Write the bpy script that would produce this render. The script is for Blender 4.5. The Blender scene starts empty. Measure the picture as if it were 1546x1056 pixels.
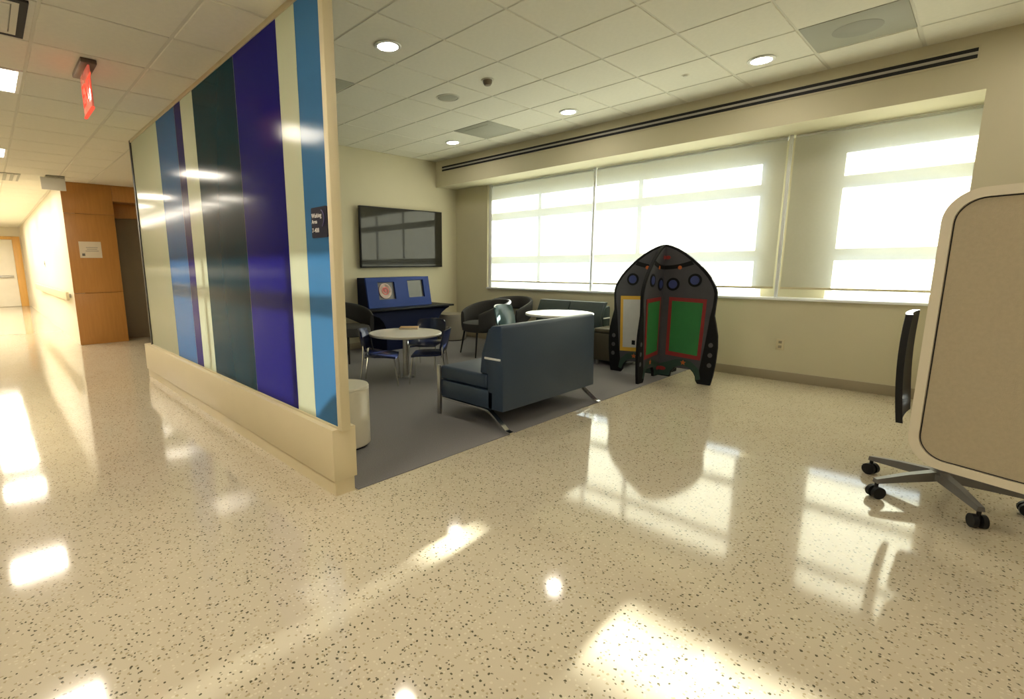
import bpy, bmesh, math, random
from mathutils import Vector, Matrix
random.seed(7)
R = math.radians
SC = bpy.context.scene
COL = SC.collection

# ------------------------------------------------------------------ camera
FPX, CXP, W, H_ = 745.15, 674.83, 1546.0, 1056.0
CAMZ = 1.26
cam_d = bpy.data.cameras.new('camera')
cam_d.sensor_fit = 'HORIZONTAL'
cam_d.sensor_width = 36.0
cam_d.lens = FPX / W * 36.0
cam_d.shift_x = (W / 2 - CXP) / W
cam_d.clip_start = 0.05
cam_d.clip_end = 200
cam = bpy.data.objects.new('camera', cam_d)
COL.objects.link(cam)
YAW, PITCH, ROLL = R(47.300), R(9.750), R(-0.489)
_f = Vector((-math.sin(YAW) * math.cos(PITCH), math.cos(YAW) * math.cos(PITCH), -math.sin(PITCH)))
_r = Vector((math.cos(YAW), math.sin(YAW), 0))
_u = _r.cross(_f)
_r2 = _r * math.cos(ROLL) + _u * math.sin(ROLL)
_u2 = -_r * math.sin(ROLL) + _u * math.cos(ROLL)
M = Matrix((_r2, _u2, -_f)).transposed().to_4x4()
M.translation = Vector((0, 0, CAMZ))
cam.matrix_world = M
SC.camera = cam

# ------------------------------------------------------------------ world, sun, exposure
wd = bpy.data.worlds.new('sky')
SC.world = wd
wd.use_nodes = True
bg = wd.node_tree.nodes['Background']
bg.inputs[0].default_value = (0.80, 0.90, 1.0, 1)
bg.inputs[1].default_value = 1.1

sun_d = bpy.data.lights.new('sun', 'SUN')
sun_d.energy = 20.0
sun_d.angle = R(0.6)
sun_d.color = (1.0, 0.96, 0.88)
sun = bpy.data.objects.new('sun', sun_d)
COL.objects.link(sun)
_e, _a = math.atan(0.198), R(3.4)
sdir = Vector((math.sin(_a) * math.cos(_e), -math.cos(_a) * math.cos(_e), -math.sin(_e)))
sun.rotation_euler = sdir.to_track_quat('-Z', 'Y').to_euler()
sun.location = (-3, 12, 5)

vs = SC.view_settings
vs.view_transform = 'Standard'
vs.look = 'None'
vs.exposure = 1.82
vs.gamma = 1.0
vs.use_curve_mapping = False
SC.cycles.use_denoising = True
SC.cycles.max_bounces = 10
SC.cycles.diffuse_bounces = 5
SC.cycles.transparent_max_bounces = 12
SC.cycles.sample_clamp_indirect = 6.0
TROFFER, DOWNLIGHT, EXITGLOW = 10.5, 32.0, 0.36

# ------------------------------------------------------------------ helpers
class MB:
    def __init__(s):
        s.v = []; s.f = []
    def add(s, vs_, fs_, T=None):
        n = len(s.v)
        s.v += [tuple(T @ Vector(p)) if T else tuple(p) for p in vs_]
        s.f += [tuple(i + n for i in f) for f in fs_]
        return s
    def bm(s, b, T=None):
        b.verts.index_update()
        s.add([v.co.copy() for v in b.verts], [[v.index for v in f.verts] for f in b.faces], T)
        b.free(); return s
    def box(s, x0, x1, y0, y1, z0, z1, bev=0.0, T=None, seg=2):
        b = bmesh.new()
        P = [b.verts.new((x, y, z)) for z in (z0, z1) for y in (y0, y1) for x in (x0, x1)]
        for q in ((0, 2, 3, 1), (4, 5, 7, 6), (0, 1, 5, 4), (2, 6, 7, 3), (0, 4, 6, 2), (1, 3, 7, 5)):
            b.faces.new([P[i] for i in q])
        if bev > 0:
            bmesh.ops.bevel(b, geom=list(b.edges), offset=bev, segments=seg, profile=0.5, affect='EDGES')
        return s.bm(b, T)
    def cyl(s, c, r, z0, z1, n=28, r2=None, T=None):
        r2 = r if r2 is None else r2
        V = []; F = []
        for i in range(n):
            a = 2 * math.pi * i / n
            V.append((c[0] + r * math.cos(a), c[1] + r * math.sin(a), z0))
            V.append((c[0] + r2 * math.cos(a), c[1] + r2 * math.sin(a), z1))
        for i in range(n):
            j = (i + 1) % n
            F.append((2 * i, 2 * j, 2 * j + 1, 2 * i + 1))
        F.append(tuple(2 * i for i in reversed(range(n))))
        F.append(tuple(2 * i + 1 for i in range(n)))
        return s.add(V, F, T)
    def lathe(s, prof, n=36, T=None):
        V = []; F = []
        k = len(prof)
        for i in range(n):
            a = 2 * math.pi * i / n
            for r, z in prof:
                V.append((r * math.cos(a), r * math.sin(a), z))
        for i in range(n):
            j = (i + 1) % n
            for q in range(k - 1):
                F.append((i * k + q, j * k + q, j * k + q + 1, i * k + q + 1))
        if prof[0][0] > 1e-6: F.append(tuple(i * k for i in reversed(range(n))))
        if prof[-1][0] > 1e-6: F.append(tuple(i * k + k - 1 for i in range(n)))
        return s.add(V, F, T)
    def tube(s, pts, r, n=10, cap=True, T=None, r2=None):
        pts = [Vector(p) for p in pts]
        V = []; F = []
        up = None
        for i, p in enumerate(pts):
            d = (pts[min(i + 1, len(pts) - 1)] - pts[max(i - 1, 0)]).normalized()
            if up is None:
                up = d.orthogonal().normalized()
            else:
                up = (up - d * up.dot(d)).normalized()
            sd = d.cross(up)
            rr = r if r2 is None else r + (r2 - r) * i / (len(pts) - 1)
            for k in range(n):
                a = 2 * math.pi * k / n
                V.append(p + (up * math.cos(a) + sd * math.sin(a)) * rr)
        for i in range(len(pts) - 1):
            for k in range(n):
                l = (k + 1) % n
                F.append((i * n + k, i * n + l, (i + 1) * n + l, (i + 1) * n + k))
        if cap:
            F.append(tuple(reversed(range(n))))
            F.append(tuple((len(pts) - 1) * n + k for k in range(n)))
        return s.add(V, F, T)
    def prism(s, poly, d0, d1, axis='y', T=None):
        """poly in the two other axes; extruded along axis d0..d1"""
        n = len(poly); V = []
        for d in (d0, d1):
            for a, b in poly:
                V.append({'x': (d, a, b), 'y': (a, d, b), 'z': (a, b, d)}[axis])
        F = [tuple(range(n)), tuple(range(2 * n - 1, n - 1, -1))]
        for i in range(n):
            j = (i + 1) % n
            F.append((i, i + n, j + n, j))
        return s.add(V, F, T)
    def mesh(s, name, mat, smooth=32):
        me = bpy.data.meshes.new(name)
        me.from_pydata([tuple(p) for p in s.v], [], s.f)
        b = bmesh.new(); b.from_mesh(me)
        bmesh.ops.recalc_face_normals(b, faces=b.faces)
        b.to_mesh(me); b.free()
        if smooth:
            me.shade_smooth()
            me.set_sharp_from_angle(angle=R(smooth))
        me.materials.append(mat)
        me.update()
        return me
    def build(s, name, mat, parent=None, smooth=32, loc=None, rz=0.0):
        return link(name, s.mesh(name, mat, smooth), parent, loc, rz)

def link(name, me, parent=None, loc=None, rz=0.0):
    o = bpy.data.objects.new(name, me)
    COL.objects.link(o)
    if parent is not None: o.parent = parent
    if loc is not None: o.location = loc
    o.rotation_euler.z = rz
    return o

def thing(name, label, cat, loc=(0, 0, 0), rz=0.0, group=None):
    o = bpy.data.objects.new(name, None)
    o.empty_display_size = 0.1
    COL.objects.link(o)
    o.location = loc; o.rotation_euler = (0, 0, rz)
    return tag(o, label, cat, group)

def tag(o, label, cat, group=None):
    o['label'] = label; o['category'] = cat
    if group: o['group'] = group
    return o

def struct(o, label=None, cat=None):
    o['kind'] = 'structure'
    if label: o['label'] = label
    if cat: o['category'] = cat
    return o

def kids(o):
    return [c for c in COL.objects if c.parent == o]

def copy_tree(o, loc, rz, label=None, parent=None):
    c = o.copy(); COL.objects.link(c)
    c.parent = parent
    if loc is not None: c.location = loc; c.rotation_euler.z = rz
    if label: c['label'] = label
    for ch in kids(o): copy_tree(ch, None, 0, None, c)
    return c

def rrect(x0, x1, z0, z1, r, n=6):
    P = []
    for cx_, cz_, a0 in ((x1 - r, z1 - r, 0), (x0 + r, z1 - r, 90), (x0 + r, z0 + r, 180), (x1 - r, z0 + r, 270)):
        for i in range(n + 1):
            a = R(a0 + 90 * i / n)
            P.append((cx_ + r * math.cos(a), cz_ + r * math.sin(a)))
    return P

def arc(cx_, cz_, r, a0, a1, n=10):
    return [(cx_ + r * math.cos(R(a0 + (a1 - a0) * i / n)), cz_ + r * math.sin(R(a0 + (a1 - a0) * i / n))) for i in range(n + 1)]

def bend(pts, r=0.03, n=4):
    """round the corners of a polyline"""
    pts = [Vector(p) for p in pts]
    out = [pts[0]]
    for i in range(1, len(pts) - 1):
        a, b, c = pts[i - 1], pts[i], pts[i + 1]
        u = (a - b); v = (c - b)
        k = min(r, u.length * .45, v.length * .45)
        p, q = b + u.normalized() * k, b + v.normalized() * k
        for t in range(n + 1):
            w = t / n
            out.append(p * (1 - w) ** 2 + b * 2 * w * (1 - w) + q * w * w)
    out.append(pts[-1])
    return out

# ------------------------------------------------------------------ materials
def mat(name, col, rough=0.6, metal=0.0, bump=0.0, bscale=60.0, var=0.06, vscale=4.0, coat=0.0, spec=0.5, emit=None, estr=0.0):
    m = bpy.data.materials.new(name)
    m.use_nodes = True
    nt = m.node_tree; N = nt.nodes; L = nt.links
    p = N['Principled BSDF']
    p.inputs['Roughness'].default_value = rough
    p.inputs['Metallic'].default_value = metal
    p.inputs['Specular IOR Level'].default_value = spec
    p.inputs['Coat Weight'].default_value = coat
    p.inputs['Coat Roughness'].default_value = 0.05
    tc = N.new('ShaderNodeTexCoord')
    nz = N.new('ShaderNodeTexNoise'); nz.inputs['Scale'].default_value = vscale; nz.inputs['Detail'].default_value = 5
    L.new(tc.outputs['Object'], nz.inputs['Vector'])
    mx = N.new('ShaderNodeMix'); mx.data_type = 'RGBA'
    mx.inputs[6].default_value = (*[c * (1 - var) for c in col], 1)
    mx.inputs[7].default_value = (*[min(1, c * (1 + var)) for c in col], 1)
    L.new(nz.outputs['Fac'], mx.inputs[0])
    L.new(mx.outputs[2], p.inputs['Base Color'])
    if bump > 0:
        n2 = N.new('ShaderNodeTexNoise'); n2.inputs['Scale'].default_value = bscale; n2.inputs['Detail'].default_value = 3
        L.new(tc.outputs['Object'], n2.inputs['Vector'])
        bp = N.new('ShaderNodeBump'); bp.inputs['Strength'].default_value = bump; bp.inputs['Distance'].default_value = 0.004
        L.new(n2.outputs['Fac'], bp.inputs['Height'])
        L.new(bp.outputs['Normal'], p.inputs['Normal'])
    if emit:
        p.inputs['Emission Color'].default_value = (*emit, 1)
        p.inputs['Emission Strength'].default_value = estr
    return m

def terrazzo():
    m = bpy.data.materials.new('terrazzo'); m.use_nodes = True
    nt = m.node_tree; N = nt.nodes; L = nt.links
    p = N['Principled BSDF']
    p.inputs['Roughness'].default_value = 0.11
    p.inputs['Specular IOR Level'].default_value = 0.6
    tc = N.new('ShaderNodeTexCoord')
    big = N.new('ShaderNodeTexNoise'); big.inputs['Scale'].default_value = 3.0; big.inputs['Detail'].default_value = 6
    L.new(tc.outputs['Object'], big.inputs['Vector'])
    base = N.new('ShaderNodeMix'); base.data_type = 'RGBA'
    base.inputs[6].default_value = (0.51, 0.445, 0.325, 1); base.inputs[7].default_value = (0.585, 0.52, 0.39, 1)
    L.new(big.outputs['Fac'], base.inputs[0])
    cur = base.outputs[2]
    for sc_, thr, gate, col, seed in ((70, 0.30, 0.80, (0.62, 0.56, 0.42), 3), (62, 0.26, 0.84, (0.40, 0.33, 0.21), 11),
                                      (50, 0.21, 0.86, (0.11, 0.10, 0.06), 0), (85, 0.25, 0.90, (0.18, 0.15, 0.10), 7)):
        mp = N.new('ShaderNodeMapping'); mp.inputs['Location'].default_value = (seed, seed * 1.7, 0)
        L.new(tc.outputs['Object'], mp.inputs['Vector'])
        wob = N.new('ShaderNodeTexNoise'); wob.inputs['Scale'].default_value = 90
        L.new(mp.outputs[0], wob.inputs['Vector'])
        wv = N.new('ShaderNodeVectorMath'); wv.operation = 'MULTIPLY_ADD'
        L.new(wob.outputs['Color'], wv.inputs[0]); wv.inputs[1].default_value = (0.012, 0.012, 0); L.new(mp.outputs[0], wv.inputs[2])
        vo = N.new('ShaderNodeTexVoronoi'); vo.voronoi_dimensions = '2D'; vo.inputs['Scale'].default_value = sc_
        L.new(wv.outputs[0], vo.inputs['Vector'])
        lt = N.new('ShaderNodeMath'); lt.operation = 'LESS_THAN'; lt.inputs[1].default_value = thr
        L.new(vo.outputs['Distance'], lt.inputs[0])
        sep = N.new('ShaderNodeSeparateColor'); L.new(vo.outputs['Color'], sep.inputs[0])
        gt = N.new('ShaderNodeMath'); gt.operation = 'GREATER_THAN'; gt.inputs[1].default_value = gate
        L.new(sep.outputs[0], gt.inputs[0])
        ml = N.new('ShaderNodeMath'); ml.operation = 'MULTIPLY'
        L.new(lt.outputs[0], ml.inputs[0]); L.new(gt.outputs[0], ml.inputs[1])
        mx = N.new('ShaderNodeMix'); mx.data_type = 'RGBA'
        L.new(ml.outputs[0], mx.inputs[0]); L.new(cur, mx.inputs[6]); mx.inputs[7].default_value = (*col, 1)
        cur = mx.outputs[2]
    L.new(cur, p.inputs['Base Color'])
    n2 = N.new('ShaderNodeTexNoise'); n2.inputs['Scale'].default_value = 9
    L.new(tc.outputs['Object'], n2.inputs['Vector'])
    mr = N.new('ShaderNodeMapRange'); mr.inputs[3].default_value = 0.06; mr.inputs[4].default_value = 0.10
    L.new(n2.outputs['Fac'], mr.inputs[0]); L.new(mr.outputs[0], p.inputs['Roughness'])
    return m

def wood(name, c0, c1, axis='Z', rough=0.4, scale=1.0):
    m = bpy.data.materials.new(name); m.use_nodes = True
    nt = m.node_tree; N = nt.nodes; L = nt.links
    p = N['Principled BSDF']; p.inputs['Roughness'].default_value = rough
    tc = N.new('ShaderNodeTexCoord'); mp = N.new('ShaderNodeMapping')
    s = {'X': (1.2, 14, 14), 'Y': (14, 1.2, 14), 'Z': (14, 14, 1.2)}[axis]
    mp.inputs['Scale'].default_value = [v * scale for v in s]
    L.new(tc.outputs['Object'], mp.inputs[0])
    nz = N.new('ShaderNodeTexNoise'); nz.inputs['Scale'].default_value = 2.2; nz.inputs['Detail'].default_value = 8
    nz.inputs['Distortion'].default_value = 0.6
    L.new(mp.outputs[0], nz.inputs['Vector'])
    mx = N.new('ShaderNodeMix'); mx.data_type = 'RGBA'
    mx.inputs[6].default_value = (*c0, 1); mx.inputs[7].default_value = (*c1, 1)
    L.new(nz.outputs['Fac'], mx.inputs[0]); L.new(mx.outputs[2], p.inputs['Base Color'])
    return m

def emitter(name, col, strength):
    m = bpy.data.materials.new(name); m.use_nodes = True
    nt = m.node_tree; nt.nodes.clear()
    o = nt.nodes.new('ShaderNodeOutputMaterial'); e = nt.nodes.new('ShaderNodeEmission')
    e.inputs[0].default_value = (*col, 1); e.inputs[1].default_value = strength
    nt.links.new(e.outputs[0], o.inputs[0])
    return m

def shade_fabric():
    m = bpy.data.materials.new('shade_fabric'); m.use_nodes = True
    nt = m.node_tree; N = nt.nodes; L = nt.links; N.clear()
    o = N.new('ShaderNodeOutputMaterial')
    tr = N.new('ShaderNodeBsdfTranslucent'); tr.inputs[0].default_value = (0.66, 0.64, 0.55, 1)
    df = N.new('ShaderNodeBsdfDiffuse')
    tc = N.new('ShaderNodeTexCoord'); nz = N.new('ShaderNodeTexNoise'); nz.inputs['Scale'].default_value = 40
    L.new(tc.outputs['Object'], nz.inputs['Vector'])
    mc = N.new('ShaderNodeMix'); mc.data_type = 'RGBA'
    mc.inputs[6].default_value = (0.60, 0.58, 0.49, 1); mc.inputs[7].default_value = (0.68, 0.66, 0.56, 1)
    L.new(nz.outputs['Fac'], mc.inputs[0]); L.new(mc.outputs[2], df.inputs[0])
    a = N.new('ShaderNodeMixShader'); a.inputs[0].default_value = 0.52
    L.new(df.outputs[0], a.inputs[1]); L.new(tr.outputs[0], a.inputs[2])
    tp = N.new('ShaderNodeBsdfTransparent')
    b = N.new('ShaderNodeMixShader'); b.inputs[0].default_value = 0.26
    L.new(a.outputs[0], b.inputs[1]); L.new(tp.outputs[0], b.inputs[2])
    L.new(b.outputs[0], o.inputs[0])
    return m

def pane_glass(name, tint=(0.93, 0.97, 0.97), refl=0.06):
    m = bpy.data.materials.new(name); m.use_nodes = True
    nt = m.node_tree; N = nt.nodes; L = nt.links; N.clear()
    o = N.new('ShaderNodeOutputMaterial')
    t = N.new('ShaderNodeBsdfTransparent'); t.inputs[0].default_value = (*tint, 1)
    g = N.new('ShaderNodeBsdfGlossy'); g.inputs['Roughness'].default_value = 0.02
    x = N.new('ShaderNodeMixShader'); x.inputs[0].default_value = refl
    L.new(t.outputs[0], x.inputs[1]); L.new(g.outputs[0], x.inputs[2]); L.new(x.outputs[0], o.inputs[0])
    return m

def painted_glass(name, col, tcol, rough=0.12):
    m = mat(name, col, rough=rough, var=0.03, vscale=1.5, spec=0.5)
    m.node_tree.nodes['Principled BSDF'].inputs['IOR'].default_value = 1.22
    nt = m.node_tree; N = nt.nodes; L = nt.links
    out = [n for n in N if n.type == 'OUTPUT_MATERIAL'][0]
    tr = N.new('ShaderNodeBsdfTranslucent'); tr.inputs[0].default_value = (*tcol, 1)
    x = N.new('ShaderNodeMixShader'); x.inputs[0].default_value = 0.42
    L.new(N['Principled BSDF'].outputs[0], x.inputs[1]); L.new(tr.outputs[0], x.inputs[2])
    L.new(x.outputs[0], out.inputs[0])
    return m

WALL = mat('wall_paint', (0.60, 0.555, 0.39), 0.75, bump=0.08, bscale=140, var=0.03)
WALLR = mat('wall_paint_rose', (0.58, 0.52, 0.41), 0.75, bump=0.08, bscale=140, var=0.03)
WHITEWALL = mat('corridor_paint', (0.78, 0.73, 0.57), 0.55, bump=0.05, bscale=140, var=0.03)
CEILT = mat('ceiling_tile_white', (0.77, 0.75, 0.64), 0.9, bump=0.25, bscale=260, var=0.05, vscale=30)
CEILG = mat('ceiling_grid_grey', (0.66, 0.64, 0.54), 0.7, var=0.03)
BASEB = mat('baseboard_taupe', (0.33, 0.28, 0.19), 0.45, var=0.05)
CREAM = mat('cream_laminate', (0.68, 0.59, 0.38), 0.45, var=0.03)
CREAM2 = mat('cream_trim', (0.62, 0.55, 0.36), 0.45, var=0.03)
WHITE = mat('white_enamel', (0.82, 0.82, 0.78), 0.35, var=0.02)
WHITEL = mat('white_laminate', (0.80, 0.78, 0.70), 0.22, var=0.03, vscale=20)
FRAME = mat('window_frame_white', (0.80, 0.82, 0.83), 0.4, var=0.03)
SILL = mat('window_sill_white', (0.82, 0.84, 0.86), 0.3, var=0.03)
DARK = mat('black_plastic', (0.010, 0.010, 0.011), 0.45, var=0.15, spec=.25)
SLOT = mat('slot_black', (0.012, 0.012, 0.012), 0.7, var=0.1)
CHROME = mat('chrome', (0.72, 0.72, 0.70), 0.16, metal=1.0, var=0.05)
STEEL = mat('brushed_steel', (0.45, 0.44, 0.42), 0.35, metal=1.0, var=0.1, vscale=30)
CARPET = mat('carpet_grey', (0.215, 0.205, 0.208), 0.95, bump=0.9, bscale=320, var=0.28, vscale=160, spec=0.1)
VENT = mat('vent_grey', (0.36, 0.36, 0.29), 0.6, var=0.05)
FLOOR = terrazzo()
SHADE = shade_fabric()
GLASS = pane_glass('window_glass')

# ------------------------------------------------------------------ structure
XT, YW, YS, XC = -6.40, 6.15, 5.69, -0.165     # tv wall, window wall, soffit face, column edge
CR, CC = 2.93, 2.60                            # room ceiling, corridor ceiling
XE, YL, XR = -22.0, -1.55, 2.6                 # corridor end, corridor left wall, right wall
LY = 3.7                                       # back of the lift lobby
struct(MB().box(XE - .2, XR + .2, YL - .2, 6.5, -0.12, 0).build('floor', FLOOR, smooth=0), 'polished cream terrazzo floor with dark chips')
struct(MB().box(XT, -2.285, 1.412, YW, 0.0, 0.006).build('floor_carpet', CARPET, smooth=0), 'dark grey carpet inlay of the seating area')

# television wall
struct(MB().box(XT - .15, XT, 1.41, YW + .35, 0, CR + .1).build('wall_left', WALL, smooth=0))
# window wall: apron, pier, head, left return
wb = MB()
wb.box(XT - .15, XR, YW, 6.5, 0, .86)
wb.box(XT - .15, -5.66, YW, 6.5, .86, CR + .1)
wb.box(-5.66, -.0, 6.36, 6.5, 2.40, CR + .1)
wb.box(-1.70, -1.12, 6.36, 6.5, .86, 2.40)
wb.box(XC, XR, YS, 6.5, .0, CR + .1)
struct(wb.build('wall_back', WALL, smooth=0))
struct(MB().box(XR, XR + .15, YL - .15, 6.5, 0, CR + .1).build('wall_right', WALLR, smooth=0))
struct(MB().box(XT, XC, YS, 6.36, 2.53, CR + .1).build('trim_1', WALL, smooth=0), 'painted soffit above the window wall')
struct(MB().box(-2.285, XC, YW - .012, YW, 0.0, .10, .003).build('baseboard_back', BASEB))
struct(MB().box(XT, -2.285, YW - .012, YW, 0.006, .10, .003).build('baseboard_back', BASEB))
struct(MB().box(XT, XT + .012, 1.42, YW - .012, 0.006, .10, .003).build('baseboard_left', BASEB))
struct(MB().box(XC, XR, YS - .012, YS, 0.0, .10, .003).build('baseboard_right', BASEB))
struct(MB().box(-5.66, XC, 6.125, 6.36, .86, .885, .004).build('trim_2', SILL), 'white window sill board')

# corridor walls
wl = MB().box(XE - .15, XR + .15, YL - .15, YL, 0, CC + .4)
wl = struct(wl.build('wall_front', WHITEWALL, smooth=0))
SIDEP = mat('added_panel_pale', (0.74, 0.72, 0.66), 0.5, var=0.03)  # unseen pale and dark panels added to shape reflections in the glass partition
UPPER = mat('added_panel_dark', (0.17, 0.13, 0.085), 0.7, var=0.04)
x = XE
while x < XR - .1:
    w_ = min(1.22, XR - x)
    MB().box(x + .004, x + w_ - .004, YL, YL + .014, .12, 1.20, .003).build('added_pale_panel', SIDEP, wl)
    MB().box(x + .004, x + w_ - .004, YL, YL + .012, 1.26, CC - .02, .003).build('added_dark_panel', UPPER, wl)
    x += 1.22
MB().box(XE, XR, YL + .014, YL + .06, .86, 1.00, .012).build('added_rail', mat('rail_dark', (.10, .085, .07), .5), wl)  # unseen rail added as a dark band for the glass reflections
struct(MB().box(XE, -10.025, 1.02, 1.17, 0, CC + .1).build('wall_corridor', WHITEWALL, smooth=0))
struct(MB().box(XE - .15, XE, YL - .15, 1.2, 0, CC + .3).build('wall_end', WHITEWALL, smooth=0))
# lobby walls
LOB = mat('lobby_paint', (0.60, 0.53, 0.38), 0.6, var=0.03)
struct(MB().box(-10.8, XT - .15, LY, LY + .15, 0, CC + .1).build('wall_lobby', LOB, smooth=0))

# ceilings with separate tiles
TS = 0.61
def ceiling(name, x0, x1, y0, y1, z, px, py, label, skip=()):
    c = struct(MB().box(x0, x1, y0, y1, z + .005, z + .06).build(name, CEILG, smooth=0), label)
    full = MB().box(-TS / 2 + .008, TS / 2 - .008, -TS / 2 + .008, TS / 2 - .008, 0, .009, .003, seg=1).mesh('ceiling_tile', CEILT, 0)
    i0 = math.floor((x0 - px) / TS); i1 = math.ceil((x1 - px) / TS)
    j0 = math.floor((y0 - py) / TS); j1 = math.ceil((y1 - py) / TS)
    for i in range(i0, i1):
        for j in range(j0, j1):
            if (i, j) in skip: continue
            ax, bx = px + i * TS, px + (i + 1) * TS
            ay, by = py + j * TS, py + (j + 1) * TS
            if ax >= x0 - .001 and bx <= x1 + .001 and ay >= y0 - .001 and by <= y1 + .001:
                link('ceiling_tile', full, c, ((ax + bx) / 2, (ay + by) / 2, z))
            else:
                ax, bx, ay, by = max(ax, x0), min(bx, x1), max(ay, y0), min(by, y1)
                if bx - ax < .06 or by - ay < .06: continue
                MB().box(ax + .012, bx - .012, ay + .012, by - .012, z, z + .012, .004, seg=1).build('ceiling_tile', CEILT, c, 0)
    return c
RPX, RPY = -1.765, 2.135
CPX, CPY = -4.675, 0.37
room_skip = {(-5, 4), (1, 4), (-5, 0)}          # air vents sit in these grid cells
ceil_room = ceiling('ceiling', XT, XR, 1.40, YS, CR, RPX, RPY, 'suspended ceiling of white square tiles over the lounge', room_skip)
TX = [(1, 'near'), (-5 * 0 - 1, ''), ]
troffers = [k for k in range(-25, 12) if (k + 1) % 5 == 0]
added_far_lights = [(k, j) for k in range(-25, -9) if k % 2 == 0 for j in (-3,)] + [(k, -1) for k in range(-27, -12) if (k + 1) % 5 in (2,)]  # extra panels added beside the regular row to brighten the far corridor
corr_skip = {(k, -1) for k in troffers} | set(added_far_lights)
ceil_corr = ceiling('ceiling', XE, XR, YL, 1.40, CC, CPX, CPY, 'lower suspended tile ceiling along the corridor', corr_skip)
struct(MB().box(-10.8, XT - .15, 1.40, LY, CC, CC + .06).build('ceiling', CEILT, smooth=0), 'plain ceiling of the lift lobby')
struct(MB().box(XT - .15, XR, 1.34, 1.40, CC + .0, CR + .1).build('trim_3', WALL, smooth=0), 'bulkhead between corridor ceiling and lounge ceiling')

# ------------------------------------------------------------------ windows
def window(name, xs, zs, label):
    w = struct(thing(name, label, 'window', (xs[0], 6.42, zs[0])))
    del w['category']
    fr = MB(); ox, oz = xs[0], zs[0]
    b = .028
    for k, x_ in enumerate(xs):
        hw = b if 0 < k < len(xs) - 1 else .04
        MB().box(x_ - hw - ox, x_ + hw - ox, -.05, .05, zs[0] - oz, zs[-1] - oz, .004).build('mullion', FRAME, w)
    for k, z_ in enumerate(zs):
        hw = .05
        for q in range(len(xs) - 1):
            MB().box(xs[q] + .03 - ox, xs[q + 1] - .03 - ox, -.045, .045, z_ - hw - oz, z_ + hw - oz, .004).build('transom', FRAME, w)
    for q in range(len(xs) - 1):
        for k in range(len(zs) - 1):
            MB().box(xs[q] + .025 - ox, xs[q + 1] - .025 - ox, -.004, .004, zs[k] + .03 - oz, zs[k + 1] - .03 - oz).build('pane', GLASS, w, 0)
    return w
ZR = [.905, 1.37, 2.06, 2.385]
window('window_1', [-5.72, -4.66, -3.76, -3.10, -1.72], ZR, 'wide white framed window of four bays')
window('window_2', [-1.10, -0.125], ZR, 'narrow white framed window beside the column')

def roller_shade(x0, x1, label, bot=.975):
    t = thing('roller_shade', label, 'window shade', (x0, 6.20, bot))
    w = x1 - x0
    MB().box(0, w, -.001, .001, .012, 2.50 - bot).build('shade_cloth', SHADE, t, 0)
    MB().tube([(0, .02, 2.505 - bot), (w, .02, 2.505 - bot)], .02, 12).build('roller_tube', FRAME, t)
    MB().box(.0, w, -.008, .008, 0, .022, .004).build('hem_bar', CREAM2, t)
    return t
roller_shade(-5.60, -3.765, 'pale mesh roller shade at the window end by the television')
roller_shade(-3.715, -1.545, 'pale mesh roller shade behind the rocket, the middle of three')
roller_shade(-1.475, -.175, 'pale mesh roller shade beside the wall column')
for x_, hw in ((-5.63, .029), (-3.74, .014), (-1.51, .014)):
    MB().box(x_ - hw, x_ + hw, 6.185, 6.215, .885, 2.53, .003).build('trim_4', FRAME)['kind'] = 'structure'

# slot diffuser on the soffit
t = thing('slot_diffuser', 'long black twin-slot air diffuser on the soffit above the windows', 'air vent', (-6.25, YS, 2.80))
MB().box(0, 6.02, -.006, .0, -.052, .052, .002).build('frame', WALL, t)
for zz in (-.024, .024):
    MB().box(.01, 6.01, -.0095, -.006, zz - .013, zz + .013).build('slot', SLOT, t, 0)
MB().box(.01, 6.01, -.014, -.006, -.010, .010, .002).build('divider_bar', mat('diffuser_bar', (.42, .40, .35), .4), t)

# ------------------------------------------------------------------ low wall and coloured glass
X0, X1 = -6.57, -2.285
struct(MB().box(X0, X1, 1.265, 1.41, .09, .385, .003).box(X0 + .01, X1 - .012, 1.277, 1.398, 0, .09).build('wall_partition', CREAM))
G = thing('glass_partition', 'tall partition of blue, teal, indigo and cream glass panels', 'partition', (-6.42, 1.322, .385))
gb = -6.42
LBL = painted_glass('glass_light_blue', (0.030, 0.085, 0.18), (.085, .28, .56))
BLU = painted_glass('glass_blue', (0.020, 0.060, 0.145), (.05, .19, .46))
NAV = painted_glass('glass_navy', (0.005, 0.004, 0.035), (.025, .02, .20))
TEA = painted_glass('glass_teal', (0.001, 0.012, 0.020), (.002, .045, .07))
IND = painted_glass('glass_indigo', (0.004, 0.003, 0.045), (.018, .016, .26))
CRG = painted_glass('glass_cream', (0.46, 0.46, 0.32), (.70, .70, .50), .12)
CLEAR = pane_glass('clear_back_glass', (.96, .98, .97), .05)
for a, b_, m_, lb in ((-6.36, -5.32, CRG, 'cream glass panel'), (-5.32, -4.73, BLU, 'mid blue glass panel'), (-4.73, -4.55, NAV, 'dark navy glass panel'),
                  (-4.55, -4.24, CRG, 'cream glass panel'), (-4.24, -3.39, TEA, 'dark teal glass panel'), (-3.39, -2.76, IND, 'deep indigo glass panel'),
                  (-2.76, -2.545, CRG, 'cream glass panel'), (-2.545, -2.278, LBL, 'light blue glass panel')):
    o = MB().box(a - gb + .001, b_ - gb - .001, -.012, .012, .0, CC - .385).build('glass_panel', m_, G, 0)
    o.data.materials.append(CLEAR)              # colour film on the corridor face, clear glass behind it
    for p_ in o.data.polygons:
        p_.material_index = 0 if p_.normal.y < -.5 else 1
    o['label'] = lb
MB().box(-6.42 - gb, -6.362 - gb, -.02, .02, 0, CC - .385, .003).build('end_post', DARK, G)
MB().box(-2.276 - gb, -2.235 - gb, -.028, .028, -.0, CC - .385, .003).build('end_trim', CREAM2, G)
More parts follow.
